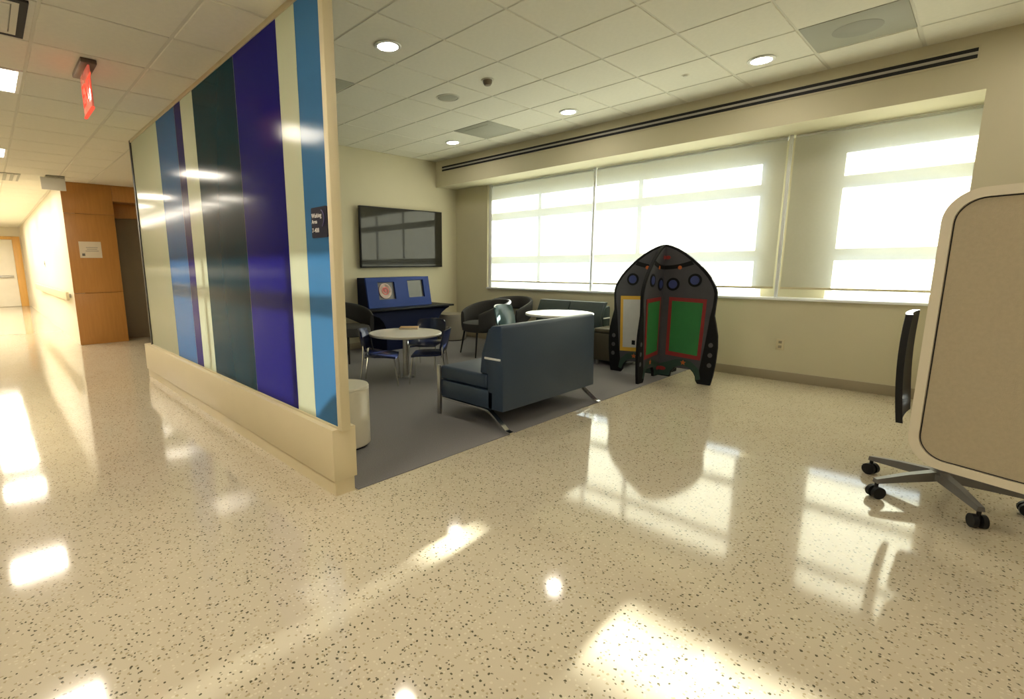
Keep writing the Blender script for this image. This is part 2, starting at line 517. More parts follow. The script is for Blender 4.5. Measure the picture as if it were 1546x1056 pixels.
MB().box(-6.36 - gb, -2.278 - gb, -.022, -.0125, CC - .385 - .03, CC - .385, .002).build('head_channel', CREAM2, G)
MB().box(-6.36 - gb, -2.278 - gb, -.022, -.0125, .0, .012, .002).build('sill_channel', CREAM2, G)

def text_mesh(body, size, m, parent, loc, rot, extr=0.0008):
    cu = bpy.data.curves.new('lettering', 'FONT')
    cu.body = body; cu.size = size; cu.extrude = extr
    cu.align_x = 'LEFT'
    tmp = bpy.data.objects.new('tmp_text', cu); COL.objects.link(tmp)
    bpy.context.view_layer.update()
    dg = bpy.context.evaluated_depsgraph_get()
    me = bpy.data.meshes.new_from_object(tmp.evaluated_get(dg))
    bpy.data.objects.remove(tmp)
    me.materials.clear(); me.materials.append(m)
    o = bpy.data.objects.new('lettering', me); COL.objects.link(o)
    o.parent = parent; o.location = loc; o.rotation_euler = rot
    return o

# room plaque on the light blue panel
NAVY = mat('plaque_navy', (0.004, 0.004, 0.016), 0.5, var=0.1, spec=.12)
PLW = mat('lettering_white', (0.75, 0.72, 0.68), 0.5, var=0.02)
t = thing('room_plaque', 'dark navy room plaque with white lettering on light blue glass', 'sign', (-2.465, 1.310, 1.405))
MB().prism(rrect(0, .165, 0, .155, .010), -.006, 0, 'y').build('plate', NAVY, t)
text_mesh('Waiting', .033, PLW, t, (.005, -.0062, .103), (R(90), 0, 0))
text_mesh('Area', .029, PLW, t, (.005, -.0062, .074), (R(90), 0, 0))
text_mesh('7-408', .032, PLW, t, (.005, -.0062, .028), (R(90), 0, 0))
MB().tube([(.095 + .04 * math.cos(R(a)), -.0065, .095 + .045 * math.sin(R(a))) for a in range(-60, 71, 10)], .003, 6).build('arc_emblem', mat('plaque_violet', (.10, .09, .20), .4), t)

# ------------------------------------------------------------------ ceiling fittings
def downlight(x_, y_, label):
    t = thing('downlight', label, 'ceiling light', (x_, y_, CR), 0, None)
    MB().lathe([(.075, -.001), (.098, -.001), (.105, -.006), (.098, -.012), (.078, -.012), (.075, -.001)], 32).build('trim_ring', WHITE, t)
    MB().cyl((0, 0), .078, -.010, -.003, 32).build('lens', DLM, t)
    return t
DLM = emitter('downlight_glow', (1.0, 0.92, 0.80), DOWNLIGHT)
downlight(-3.34, 2.49, 'round recessed downlight in the tile row next to the glass partition')
downlight(-1.49, 4.98, 'round recessed downlight beside the large air vent by the soffit')
downlight(-3.37, 4.98, 'round recessed downlight between the sprinkler and the soffit')
downlight(-5.22, 4.96, 'round recessed downlight nearest the television wall')
for dx_, dy_ in ((-1.49, 2.49), (.37, 2.49), (.37, 4.98), (2.2, 2.49), (2.2, 4.98)):  # out-of-view downlights added to brighten the near floor
    downlight(dx_, dy_, 'added unseen downlight over the open terrazzo floor')['group'] = 'added downlights over the open floor'

def ceiling_vent(i, j, label, ring=False):
    ax, ay = RPX + i * TS, RPY + j * TS
    t = thing('ceiling_vent', label, 'air vent', (ax + TS / 2, ay + TS / 2, CR))
    h = TS / 2 - .008
    MB().box(-h, h, -h, h, .0, .01, .002).build('face_plate', VENT, t)
    if ring:
        MB().lathe([(.0, -.004), (.14, -.004), (.15, -.001), (.15, .0)], 28).build('center_disc', mat('vent_disc', (.28, .28, .23), .6), t)
    else:
        h2 = .20
        MB().box(-h2, h2, -h2, h2, -.003, 0, .001).build('inner_plate', VENT, t)
    return t
ceiling_vent(-5, 4, 'square grey-green ceiling vent between two downlights near the soffit')
ceiling_vent(1, 4, 'grey square ceiling vent with a round centre near the column', True)
ceiling_vent(-5, 0, 'square grey ceiling vent half hidden by the glass partition')

t = thing('ceiling_speaker', 'round grey ceiling speaker in the lounge', 'speaker', (-3.92, 3.66, CR))
MB().lathe([(.0, -.006), (.085, -.006), (.10, -.003), (.105, 0)], 30).build('grille', VENT, t)
MB().lathe([(.105, 0), (.105, -.005), (.118, -.005), (.12, 0)], 30).build('rim', CEILG, t)
t = thing('sprinkler', 'small brown dome detector hanging under the lounge ceiling', 'detector', (-3.32, 3.60, CR))
MB().lathe([(.0, -.05), (.028, -.048), (.04, -.03), (.042, -.012), (.042, 0)], 20).build('dome', mat('detector_brown', (.20, .16, .11), .5), t)
MB().lathe([(.042, 0), (.042, -.006), (.058, -.006), (.06, 0)], 20).build('base_ring', CEILG, t)
t = thing('sprinkler', 'tiny concealed sprinkler cap in the ceiling', 'sprinkler', (-2.06, 4.86, CR))
MB().lathe([(.0, -.012), (.018, -.011), (.024, -.004), (.024, 0)], 16).build('cap', CEILG, t)
MB().lathe([(.024, 0), (.024, -.003), (.034, -.003), (.035, 0)], 16).build('flange', CEILT, t)

TRM = emitter('troffer_glow', (1.0, 0.90, 0.74), TROFFER)
for n_, (k, jr) in enumerate([(k, -1) for k in troffers] + added_far_lights):
    cx_ = CPX + (k + .5) * TS
    lb = {(-1, -1): 'square light panel in the corridor ceiling beside the exit sign',
          (-6, -1): 'square light panel in the corridor ceiling between exit sign and grey air vent',
          (-11, -1): 'square light panel in the corridor ceiling just past the grey air vent'}.get((k, jr),
         'square light panel over the corridor in front of the lounge opening' if k > 0 else 'small bright panel among real and added lights far down the corridor ceiling')
    t = thing('corridor_light', lb, 'ceiling light', (cx_, CPY + (jr + .5) * TS, CC), 0, 'light panels along the corridor ceiling')
    h = TS / 2 - .008
    fr = MB()
    for q in ((-h, h, -h, -h + .025), (-h, h, h - .025, h), (-h, -h + .025, -h + .025, h - .025), (h - .025, h, -h + .025, h - .025)):
        fr.box(*q, -.004, .012)
    fr.build('frame', WHITE, t)
    MB().box(-h + .025, h - .025, -h + .025, h - .025, .0, .010).build('diffuser', TRM, t, 0)

# corridor ceiling vent, exit sign and blade sign
t = thing('ceiling_vent', 'grey air vent in the corridor ceiling between light panels', 'air vent', (-10.0, .33, CC))
MB().box(-.40, .40, -.22, .22, -.006, 0, .002).build('face_plate', VENT, t)
for k in range(5):
    MB().box(-.36, .36, -.17 + k * .08, -.13 + k * .08, -.012, -.006, .002).build('louvre', CEILG, t)
t = thing('ceiling_vent', 'dark-edged square air diffuser in the corridor ceiling', 'air vent', (-3.74, .06, CC))
for nm, r_, w_, m_ in (('slot_ring', .27, .035, SLOT), ('outer_ring', .235, .03, CEILG)):
    g = MB()
    for q in ((-r_, r_, -r_, -r_ + w_), (-r_, r_, r_ - w_, r_), (-r_, -r_ + w_, -r_ + w_, r_ - w_), (r_ - w_, r_, -r_ + w_, r_ - w_)):
        g.box(*q, -.012, 0)
    g.build(nm, m_, t)
MB().box(-.2, .2, -.2, .2, -.016, 0, .004).build('center_plate', CEILT, t)

t = thing('exit_sign', 'red illuminated exit sign hanging from the corridor ceiling', 'sign', (-4.31, .66, CC))
RED = emitter('exit_red', (1.0, 0.10, 0.05), EXITGLOW)
PINK = mat('exit_acrylic', (0.75, 0.22, 0.16), 0.15, var=0.05, emit=(1.0, .16, .10), estr=EXITGLOW * .22)
MB().box(-.19, .19, -.045, .045, -.03, 0, .005).build('ceiling_mount', mat('mount_bronze', (.16, .11, .07), .4), t)
MB().box(-.165, .165, -.006, .006, -.29, -.03, .002).build('acrylic_panel', PINK, t)
MB().box(-.165, .165, -.009, .009, -.30, -.285, .002).build('bottom_edge', RED, t)
for sy in (-1, 1):
    text_mesh('EXIT', .20, RED, t, (-.155 * (1 if sy < 0 else -1), sy * .0072, -.235), (R(90), 0, 0 if sy < 0 else math.pi))

t = thing('blade_sign', 'small white flag sign under the ceiling at the wood panelling corner', 'sign', (-9.55, 1.02, CC))
MB().box(-.10, .10, -.20, .02, -.02, 0, .003).build('bracket', VENT, t)
MB().box(-.012, .012, -.26, .03, -.20, -.02, .003).build('plate', WHITE, t)

# ------------------------------------------------------------------ lift lobby and corridor end
WOOD = wood('cherry_panel', (0.40, 0.18, 0.042), (0.54, 0.26, 0.065), 'Z')
WOODD = wood('cherry_panel_dark', (0.30, 0.13, 0.03), (0.42, 0.19, 0.05), 'Z')
ww = struct(MB().box(-10.42, -10.022, 1.175, 1.70, 0, CC).box(-10.42, -10.022, 1.70, LY, 2.34, CC).box(-10.8, -10.42, 1.175, LY, 0, CC).box(-10.42, -10.02, 2.9, LY, 0, 2.34)
            .build('wall_wood', WOODD, smooth=0), 'wood panelled wall beside the lift')
for z0, z1 in ((.0, .848), (.852, 2.118), (2.122, CC)):
    MB().box(-10.02, -10.0, 1.02, 1.70, z0 + .001, z1 - .001, .002).build('wood_panel', WOOD, ww)
MB().box(-10.02, -10.0, 1.704, LY, 2.345, CC - .001, .002).build('wood_panel', WOOD, ww)
MB().box(-10.02, -10.0, 2.904, LY, 0.002, 2.341, .002).build('wood_panel', WOOD, ww)
LIFT = mat('lift_door_bronze', (0.20, 0.165, 0.115), 0.38, metal=.2, var=.08)
d = struct(thing('door_1', 'bronze lift door in a wood recess', 'door', (-10.42, 1.70, 0)))
del d['category']
MB().box(0, .03, .05, .598, .005, 2.10, .003).build('door_leaf', LIFT, d)
MB().box(0, .03, .602, 1.15, .005, 2.10, .003).build('door_leaf', LIFT, d)
MB().box(0, .06, 0, .05, .0, 2.34, .003).build('door_jamb', WOODD, d)
MB().box(0, .06, 1.15, 1.20, .0, 2.34, .003).build('door_jamb', WOODD, d)
MB().box(0, .06, .05, 1.15, 2.105, 2.34, .003).build('door_header', WOOD, d)

t = thing('paper_notice', 'white paper notice on the wood panelling', 'notice', (-10.0, 1.165, 1.42))
MB().box(0.0005, .003, 0, .30, 0, .26).build('paper', mat('paper', (.70, .62, .48), .8), t, 0)
INK = mat('notice_ink', (.12, .11, .10), .8)
for k, (a, b_) in enumerate(((.09, .25), (.10, .24), (.08, .26))):
    MB().box(.003, .0036, a, b_, .16 - k * .028, .172 - k * .028).build('print_line', mat('notice_print%d' % k, (.40, .36, .30), .8), t, 0)
MB().box(.003, .0036, .03, .07, .03, .07).build('print_mark', INK, t, 0)

t = thing('handrail', 'pale handrail along the corridor wall past the wood panelling', 'handrail', (-16.9, 1.02, .80))
MB().box(0, 6.7, -.09, -.05, -.07, .07, .012).build('rail', CREAM, t)
for k in range(6):
    MB().box(.4 + k * 1.2, .46 + k * 1.2, -.05, 0, -.03, .03, .004).build('bracket', STEEL, t)
t = thing('light_switch', 'small grey switch plate on the corridor wall', 'switch', (-14.4, 1.02, 1.36))
MB().box(-.04, .04, -.008, 0, -.06, .06, .002).build('plate', VENT, t)
MB().box(-.012, .012, -.014, -.008, -.025, .025, .002).build('toggle', DARK, t)

OAK = wood('oak_frame', (0.62, 0.34, 0.08), (0.78, 0.46, 0.13), 'Z')
d = struct(thing('door_2', 'white door with oak frame at the corridor end', 'door', (XE, .98, 0)))
del d['category']
DW = mat('door_white', (.86, .82, .70), .5)
MB().box(.0, .05, -.20, .0, 0, 2.30, .004).build('door_frame', OAK, d)
MB().box(.0, .05, -2.30, -.202, 2.20, 2.30, .004).build('door_frame', OAK, d)
MB().box(.0, .05, -2.30, -2.20, 0, 2.198, .004).build('door_frame', OAK, d)
MB().box(.005, .035, -1.20, -.204, .01, 2.195, .004).build('door_leaf', DW, d)
MB().box(.005, .035, -2.196, -1.206, .01, 2.195, .004).build('door_leaf', DW, d)
MB().box(.035, .08, -1.12, -.28, .95, 1.03, .01).build('push_bar', STEEL, d)

# ------------------------------------------------------------------ television
t = thing('television', 'black flat wall television above the blue activity console', 'television', (XT + .022, 4.11, 1.225))
MB().box(.03, .07, 0, 1.62, 0, .90, .004).build('casing', DARK, t)
SCR = mat('screen_glass', (0.030, 0.028, 0.021), 0.05, var=0.05, spec=0.3)
MB().box(.0701, .0712, .016, 1.604, .022, .884).build('screen', SCR, t, 0)
MB().box(-.021, .03, .5, 1.1, .25, .65).build('wall_bracket', DARK, t)

# ------------------------------------------------------------------ activity console
KB = mat('console_blue', (0.010, 0.038, 0.21), 0.5, var=0.06, spec=.2)
KN = mat('console_navy', (0.003, 0.007, 0.036), 0.5, var=0.1, spec=.2)
K = thing('activity_console', 'blue toddler activity console with two windows under the television', 'play console', (XT, 4.04, 0.006))
fl = [(.20, 0), (1.20, 0), (1.20, .24)] + [(1.21, .34), (1.24, .43), (1.30, .50), (1.40, .555), (1.46, .575), (1.46, .60)] + [(-.12, .60), (-.12, .575), (-.06, .555), (.08, .50), (.15, .43), (.19, .34), (.20, .24)]
MB().prism(fl, .02, .50, 'x').build('body', KN, K)
MB().box(.02, .60, -.13, 1.48, .60, .63, .006).build('shelf', DARK, K)
# slanted window head
A = Vector((.37, 0, .632)); B = Vector((.285, 0, 1.075))
hb = MB().prism([(.02, .632), (.33, .632), (.25, 1.072), (.02, 1.072)], .03, 1.17, 'y')
hb.build('back_box', KN, K)
ud = (B - A).normalized(); nd = Vector((ud.z, 0, -ud.x))
TT = Matrix(((nd.x, 0, ud.x, A.x), (0, 1, 0, 0), (nd.z, 0, ud.z, A.z), (0, 0, 0, 1)))
Hh = (B - A).length
holes = [(.20, .51, .12, .38), (.76, 1.08, .13, .40)]
fp = MB()
ys = [0, .20, .51, .76, 1.08, 1.20]
for q in range(5):
    hole = [h_ for h_ in holes if abs(h_[0] - ys[q]) < 1e-6]
    if hole:
        fp.box(-.03, 0, ys[q], ys[q + 1], 0, hole[0][2], T=TT); fp.box(-.03, 0, ys[q], ys[q + 1], hole[0][3], Hh, T=TT)
    else:
        fp.box(-.03, 0, ys[q], ys[q + 1], 0, Hh, T=TT)
fp.build('front_panel', KB, K)
MB().box(-.036, -.031, .76, 1.08, .13, .40, T=TT).build('screen_plate', mat('console_screen', (.07, .07, .06), .25), K, 0)
MB().box(-.036, -.031, .20, .51, .12, .38, T=TT).build('dial_backing', mat('dial_back', (.10, .09, .09), .4), K, 0)
o = MB()
TD = TT @ Matrix.Translation((-.030, .335, .25)) @ Matrix.Rotation(R(90), 4, 'Y')
o.cyl((0, 0), .115, .0, .012, 32, T=TD)
dd_ = o.build('dial_disc', mat('dial_pink', (.46, .20, .17), .4), K)
MB().lathe([(.06, .0125), (.06, .016), (.045, .016), (.045, .0125)], 28, T=TD).build('dial_ring', mat('dial_red', (.55, .05, .04), .4), dd_)
MB().lathe([(.0, .018), (.022, .017), (.022, .0125)], 20, T=TD).build('dial_hub', mat('dial_red2', (.50, .06, .05), .4), dd_)
MB().lathe([(.102, .0125), (.102, .017), (.112, .017), (.112, .0125)], 32, T=TD).build('dial_rim', mat('dial_pale', (.62, .45, .38), .3), dd_)
MB().box(.18, .22, .5, .6, .63, .65).build('knob', DARK, K)

# ------------------------------------------------------------------ round tables
def round_table(name, label, loc, rad, h, top_m, legm):
    t = thing(name, label, 'table', loc)
    MB().lathe([(0, h - .028), (rad - .012, h - .028), (rad, h - .02), (rad, h - .006), (rad - .006, h), (0, h)], 56).build('tabletop', top_m, t)
    MB().lathe([(0, .012), (.032, .012), (.032, h - .045), (0, h - .045)], 20).build('pedestal', legm, t)
    MB().lathe([(0, h - .045), (.13, h - .045), (.13, h - .028), (0, h - .028)], 24).build('mount_plate', legm, t)
    MB().lathe([(0, 0), (.105, 0), (.105, .008), (.05, .016), (0, .016)], 36).build('foot_disc', legm, t)
    return t
FZ = .006
TOPG = mat('tabletop_speckle', (0.56, 0.52, 0.42), 0.25, var=0.10, vscale=120)
round_table('round_table', 'low round play table with pale top and dark blue chairs', (-4.375, 3.40, FZ), .41, .507, TOPG, STEEL)
round_table('round_table', 'round white table behind the back of the grey loveseat', (-3.25, 4.74, FZ), .380, .705, WHITEL, STEEL)
o = MB().box(0, .22, 0, .16, 0, .018, .003)
bk = thing('picture_book', 'thin tan book lying on the low play table', 'book', (-4.62, 3.50, FZ + .5075), .8)
MB().box(0, .22, 0, .16, 0, .003, .001).box(0, .22, 0, .16, .016, .019, .001).box(0, .004, 0, .16, 0, .019, .001).build('cover', mat('book_tan', (.42, .25, .09), .6), bk)
MB().box(.004, .215, .004, .156, .0035, .0155).build('pages', mat('book_pages', (.70, .66, .55), .8), bk, 0)

# ------------------------------------------------------------------ small chairs
def small_chair(name, label, loc, rz, s, shell):
    t = thing(name, label, 'chair', loc, rz)
    w, d, sh, bh = .19 * s, .18 * s, .33 * s, .62 * s
    # seat: dished slab, front toward +x
    V = []; F = []; nx, ny = 9, 9
    for lay in (0, 1):
        for i in range(nx):
            for j in range(ny):
                u, v = -1 + 2 * i / (nx - 1), -1 + 2 * j / (ny - 1)
                z = sh + .012 * s * (u * u * (1 if u < 0 else -1.2) + v * v * .9) - lay * .022 * s
                sx = d * u * (1 - .06 * v * v); sy = w * v * (1 - .05 * u * u)
                V.append((sx, sy, z))
    idx = lambda l, i, j: l * nx * ny + i * ny + j
    for i in range(nx - 1):
        for j in range(ny - 1):
            F.append((idx(0, i, j), idx(0, i + 1, j), idx(0, i + 1, j + 1), idx(0, i, j + 1)))
            F.append((idx(1, i, j), idx(1, i, j + 1), idx(1, i + 1, j + 1), idx(1, i + 1, j)))
    for i in range(nx - 1):
        F.append((idx(0, i, 0), idx(1, i, 0), idx(1, i + 1, 0), idx(0, i + 1, 0)))
        F.append((idx(0, i, ny - 1), idx(0, i + 1, ny - 1), idx(1, i + 1, ny - 1), idx(1, i, ny - 1)))
    for j in range(ny - 1):
        F.append((idx(0, 0, j), idx(0, 0, j + 1), idx(1, 0, j + 1), idx(1, 0, j)))
        F.append((idx(0, nx - 1, j), idx(1, nx - 1, j), idx(1, nx - 1, j + 1), idx(0, nx - 1, j + 1)))
    MB().add(V, F).build('seat', shell, t, 50)
    # curved backrest
    V = []; F = []; nu, nv = 13, 7
    for lay in (0, 1):
        for i in range(nu):
            for j in range(nv):
                u, v = -1 + 2 * i / (nu - 1), j / (nv - 1)
                rad = 1 - .12 * (2 * v - 1) ** 4
                y = w * 1.05 * u * rad
                x_ = -d - .02 * s - .05 * s * v + .055 * s * u * u - lay * .018 * s
                z = sh + .05 * s + (bh - sh - .05 * s) * v - .02 * s * u * u * (v - .3)
                V.append((x_, y, z))
    idx = lambda l, i, j: l * nu * nv + i * nv + j
    for i in range(nu - 1):
        for j in range(nv - 1):
            F.append((idx(0, i, j), idx(0, i + 1, j), idx(0, i + 1, j + 1), idx(0, i, j + 1)))
            F.append((idx(1, i, j), idx(1, i, j + 1), idx(1, i + 1, j + 1), idx(1, i + 1, j)))
    for i in range(nu - 1):
        F.append((idx(0, i, 0), idx(1, i, 0), idx(1, i + 1, 0), idx(0, i + 1, 0)))
        F.append((idx(0, i, nv - 1), idx(0, i + 1, nv - 1), idx(1, i + 1, nv - 1), idx(1, i, nv - 1)))
    for j in range(nv - 1):
        F.append((idx(0, 0, j), idx(0, 0, j + 1), idx(1, 0, j + 1), idx(1, 0, j)))
        F.append((idx(0, nu - 1, j), idx(1, nu - 1, j), idx(1, nu - 1, j + 1), idx(0, nu - 1, j + 1)))
    MB().add(V, F).build('backrest', shell, t, 50)
    r = .010 * s
    for sy in (-1, 1):
        y = sy * (w - .012 * s)
        MB().tube([(d - .03 * s, y, sh - .022 * s), (d + .01 * s, y * 1.03, 0)], r, 8).build('leg', CHROME, t)
        MB().tube(bend([(-d - .05 * s, y * 1.03, 0), (-d - .005 * s, y * 1.02, sh - .01 * s), (-d - .0 * s, y * 1.02, sh + .12 * s)], .05), r, 8).build('leg', CHROME, t)
    MB().tube([(d - .03 * s, -w + .012 * s, sh - .028 * s), (d - .03 * s, w - .012 * s, sh - .028 * s)], r * .8, 8).tube([(-d + .01 * s, -w + .012 * s, sh - .024 * s), (-d + .01 * s, w - .012 * s, sh - .024 * s)], r * .8, 8).build('seat_rail', CHROME, t)
    return t
SHN = mat('chair_navy', (0.008, 0.012, 0.038), 0.22, var=0.1)
SHT = mat('chair_teal', (0.055, 0.095, 0.095), 0.18, var=0.08)
def face(px, py, tx, ty): return math.atan2(ty - py, tx - px)
TC = (-4.06, 3.17)
for (cx_, cy_, az), lb in (((-4.31, 3.03, 47), 'dark blue low chair at the play table with its back to the glass partition'),
                       ((-4.02, 3.43, 222), 'dark blue low chair at the play table with its back to the white table'),
                       ((-4.60, 3.90, -62), 'dark blue low chair at the play table with its back to the console')):
    small_chair('play_chair', lb, (cx_, cy_, FZ), R(az), .95, SHN)
small_chair('play_chair', 'shiny dark teal chair at the white table behind the loveseat', (-3.72, 4.66, FZ), R(15), 1.24, SHT)

# ------------------------------------------------------------------ loveseats
SOFA = mat('sofa_slate_vinyl', (0.027, 0.047, 0.082), 0.45, bump=0.15, bscale=90, var=0.08)
SOFT = mat('sofa_teal_vinyl', (0.024, 0.038, 0.038), 0.5, bump=0.15, bscale=90, var=0.08)
def loveseat(label, loc, rz, m_, L=1.27, top=.81, ctop=.775):
    """local: +x faces the sitter's front, y along the length, origin at the floor centre of the back edge"""
    t = thing('loveseat', label, 'sofa', loc, rz)
    D, h = .70, L / 2
    MB().box(.10, D, -h, h, .155, .30, .012).build('seat_base', m_, t)
    for sy in (-1, 1):
        a, b_ = (0.003, h - .004) if sy > 0 else (-h + .004, -.003)
        MB().box(.17, D + .005, a, b_, .302, .42, .025, seg=3).build('seat_cushion', m_, t)
    V = [(-.00, .155), (.16, .155), (.16, .42), (.20, .56), (.145, top - .035), (.125, top - .01), (.04, top), (.02, top - .015)]
    b = bmesh.new()
    lo = [b.verts.new((x_, -h, z)) for x_, z in V]; hi = [b.verts.new((x_, h, z)) for x_, z in V]
    b.faces.new(lo); b.faces.new(hi[::-1])
    for i in range(len(V)):
        j = (i + 1) % len(V); b.faces.new((lo[i], hi[i], hi[j], lo[j]))
    bmesh.ops.recalc_face_normals(b, faces=b.faces)
    bmesh.ops.bevel(b, geom=list(b.edges), offset=.012, segments=2, profile=.5, affect='EDGES')
    MB().bm(b).build('back_shell', m_, t)
    for sy in (-1, 1):
        a, b_ = (0.004, h - .012) if sy > 0 else (-h + .012, -.004)
        b = bmesh.new()
        V = [(.155, .425), (.25, .425), (.235, .58), (.165 if ctop < top else .15, ctop), (.14 if ctop < top else .06, ctop), (.185, .56)]
        lo = [b.verts.new((x_, a, z)) for x_, z in V]; hi = [b.verts.new((x_, b_, z)) for x_, z in V]
        b.faces.new(lo); b.faces.new(hi[::-1])
        for i in range(len(V)):
            j = (i + 1) % len(V); b.faces.new((lo[i], hi[i], hi[j], lo[j]))
        bmesh.ops.recalc_face_normals(b, faces=b.faces)
        bmesh.ops.bevel(b, geom=list(b.edges), offset=.01, segments=2, profile=.5, affect='EDGES')
        MB().bm(b).build('back_cushion', m_, t)
    for sy in (-1, 1):
        y = sy * (h - .015)
        def flat(pts, w_=.022, hh=.008):
            pts = bend(pts, .05, 4); V = []; F = []
            for i, p in enumerate(pts):
                dd = (pts[min(i + 1, len(pts) - 1)] - pts[max(i - 1, 0)]).normalized()
                nn = Vector((-dd.z, 0, dd.x))
                for a, b_ in ((-1, -1), (1, -1), (1, 1), (-1, 1)):
                    V.append(p + Vector((0, a * w_, 0)) + nn * b_ * hh)
            for i in range(len(pts) - 1):
                for k in range(4):
                    l = (k + 1) % 4; F.append((4 * i + k, 4 * i + l, 4 * i + 4 + l, 4 * i + 4 + k))
            F.append((0, 1, 2, 3)); q = 4 * (len(pts) - 1); F.append((q, q + 1, q + 2, q + 3))
            return MB().add(V, F)
        flat([(-.075, y, .010), (-.035, y, .014), (.15, y, .145), (D - .02, y, .145)]).build('rear_leg', CHROME, t)
        MB().box(D - .015, D + .02, sy * (h + .008) - .012, sy * (h + .008) + .012, 0.0, .425, .003).build('front_leg', STEEL, t)
        MB().box(.03, .185, sy * (h + .004) - .006, sy * (h + .004) + .006, .545, .560, .002).build('side_trim', WHITE, t)
    return t
loveseat('slate grey loveseat on angled chrome legs at the carpet edge', (-2.335, 3.355, FZ), math.pi, SOFA)
loveseat('dark teal loveseat standing against the wall below the window', (-3.81, 5.97, FZ), -math.pi / 2, SOFT, 1.04, .705, .755)

# ------------------------------------------------------------------ lounge armchairs
ARM = mat('armchair_charcoal', (0.034, 0.032, 0.030), 0.8, bump=0.25, bscale=120, var=0.12)
def armchair(label, loc, rz):
    t = thing('tub_armchair', label, 'armchair', loc, rz)
    # seat drum
    MB().lathe([(0, .335), (.27, .335), (.30, .35), (.305, .40), (.29, .45), (.25, .465), (0, .47)], 36).build('seat', ARM, t)
    nu, nv = 41, 9
    V = []; F = []
    ring = []
    for i in range(nu):
        a = -128 + 256 * i / (nu - 1); k = abs(a) / 128
        top = .765 - .17 * k ** 2.2
        low = .565 - .22 * max(0, (k - .25) / .75) ** .9
        low = max(low, .345)
        sec = []
        rad = .335 + .02 * (1 - k)
        thick = .052
        cz, hz = (top + low) / 2, (top - low) / 2
        for q in range(14):
            b_ = 2 * math.pi * q / 14
            cs, sn = math.cos(b_), math.sin(b_)
            rr = rad + thick * .5 * math.copysign(abs(cs) ** .7, cs) + .05 * ((cz + hz * sn) - .55)
            zz = cz + hz * math.copysign(abs(sn) ** .6, sn)
            sec.append((-rr * math.cos(R(a)), rr * math.sin(R(a)), zz))
        ring.append(sec)
    for s_ in ring: V += s_
    for i in range(nu - 1):
        for q in range(14):
            l = (q + 1) % 14
            F.append((i * 14 + q, i * 14 + l, (i + 1) * 14 + l, (i + 1) * 14 + q))
    F.append(tuple(range(14))); F.append(tuple((nu - 1) * 14 + q for q in range(14)))
    MB().add(V, F).build('wrap_back', ARM, t, 60)
    for sx in (-1, 1):
        for sy in (-1, 1):
            MB().tube([(sx * .20, sy * .20, .34), (sx * .245, sy * .245, 0)], .014, 10, r2=.010).build('leg', DARK, t)
    return t
armchair('charcoal tub armchair left of the activity console, half behind the glass partition', (-5.73, 3.48, FZ), .25)
armchair('charcoal tub armchair in front of another armchair near the teal chair', (-4.72, 5.06, FZ), R(-110))
armchair('charcoal tub armchair against the window wall beside the teal loveseat', (-4.86, 5.74, FZ), R(-80))

# ------------------------------------------------------------------ drum stools and cube
def drum(name, label, loc, r, h, m_, mt):
    t = thing(name, label, 'stool', loc)
    MB().lathe([(0, .012), (r - .012, .012), (r, .022), (r, h - .02), (r - .004, h - .016), (0, h - .016)], 48).build('body', m_, t)
    MB().lathe([(0, h - .015), (r - .003, h - .015), (r, h - .010), (r - .004, h), (0, h)], 48).build('top', mt, t)
    MB().lathe([(0, 0), (r - .02, 0), (r - .02, .012), (0, .012)], 40).build('plinth', DARK, t)
    return t
DRW = mat('drum_cream', (0.62, 0.58, 0.46), 0.30, var=0.03)
DRG = mat('drum_grey', (0.30, 0.27, 0.22), 0.6, var=0.05)
drum('drum_stool', 'glossy cream drum stool behind the end of the glass partition', (-2.96, 1.74, FZ), .178, .435, DRW, DRW)
drum('drum_stool', 'matte grey drum stool in the room corner right of the activity console', (-6.08, 5.72, FZ), .25, .44, DRG, DRG)
t = thing('cube_stool', 'brown upholstered cube stool between the rocket and the teal loveseat', 'stool', (-3.06, 5.72, FZ))
BRN = mat('brown_vinyl', (0.075, 0.062, 0.036), 0.6, bump=.1, var=.1)
MB().box(-.20, .20, -.20, .20, .06, .40, .015).build('body', BRN, t)
MB().box(-.20, .20, -.20, .20, .402, .46, .018, seg=3).build('seat_pad', BRN, t)
for sx in (-1, 1):
    for sy in (-1, 1):
        MB().cyl((sx * .16, sy * .16), .018, 0, .06, 12).build('foot', STEEL, t)

# ------------------------------------------------------------------ rocket easel
RKG = mat('rocket_grey', (0.062, 0.062, 0.070), 0.6, var=0.15, vscale=9, spec=.25)
RKB = mat('rocket_black', (0.006, 0.006, 0.007), 0.6, var=0.1, spec=.2)
RKGR = mat('rocket_green_board', (0.020, 0.16, 0.040), 0.6, var=0.12, vscale=14)
RKR = mat('rocket_red', (0.22, 0.015, 0.015), 0.5, var=0.08)
RKY = mat('rocket_yellow', (0.62, 0.36, 0.03), 0.5, var=0.08)
RKW = mat('rocket_whiteboard', (0.50, 0.50, 0.47), 0.35, var=0.08, vscale=18)
RKBL = mat('rocket_blue', (0.030, 0.045, 0.16), 0.35, var=0.1)
RKDG = mat('rocket_dark_green', (0.012, 0.040, 0.028), 0.5, var=0.1)
RKOR = mat('rocket_orange', (0.45, 0.10, 0.015), 0.5, var=0.08)
RKD = mat('rocket_dot', (0.075, 0.075, 0.08), 0.4, var=0.1)
RK = thing('rocket_easel', 'freestanding rocket shaped activity easel of two crossed boards', 'easel', (-2.36, 5.36, FZ))
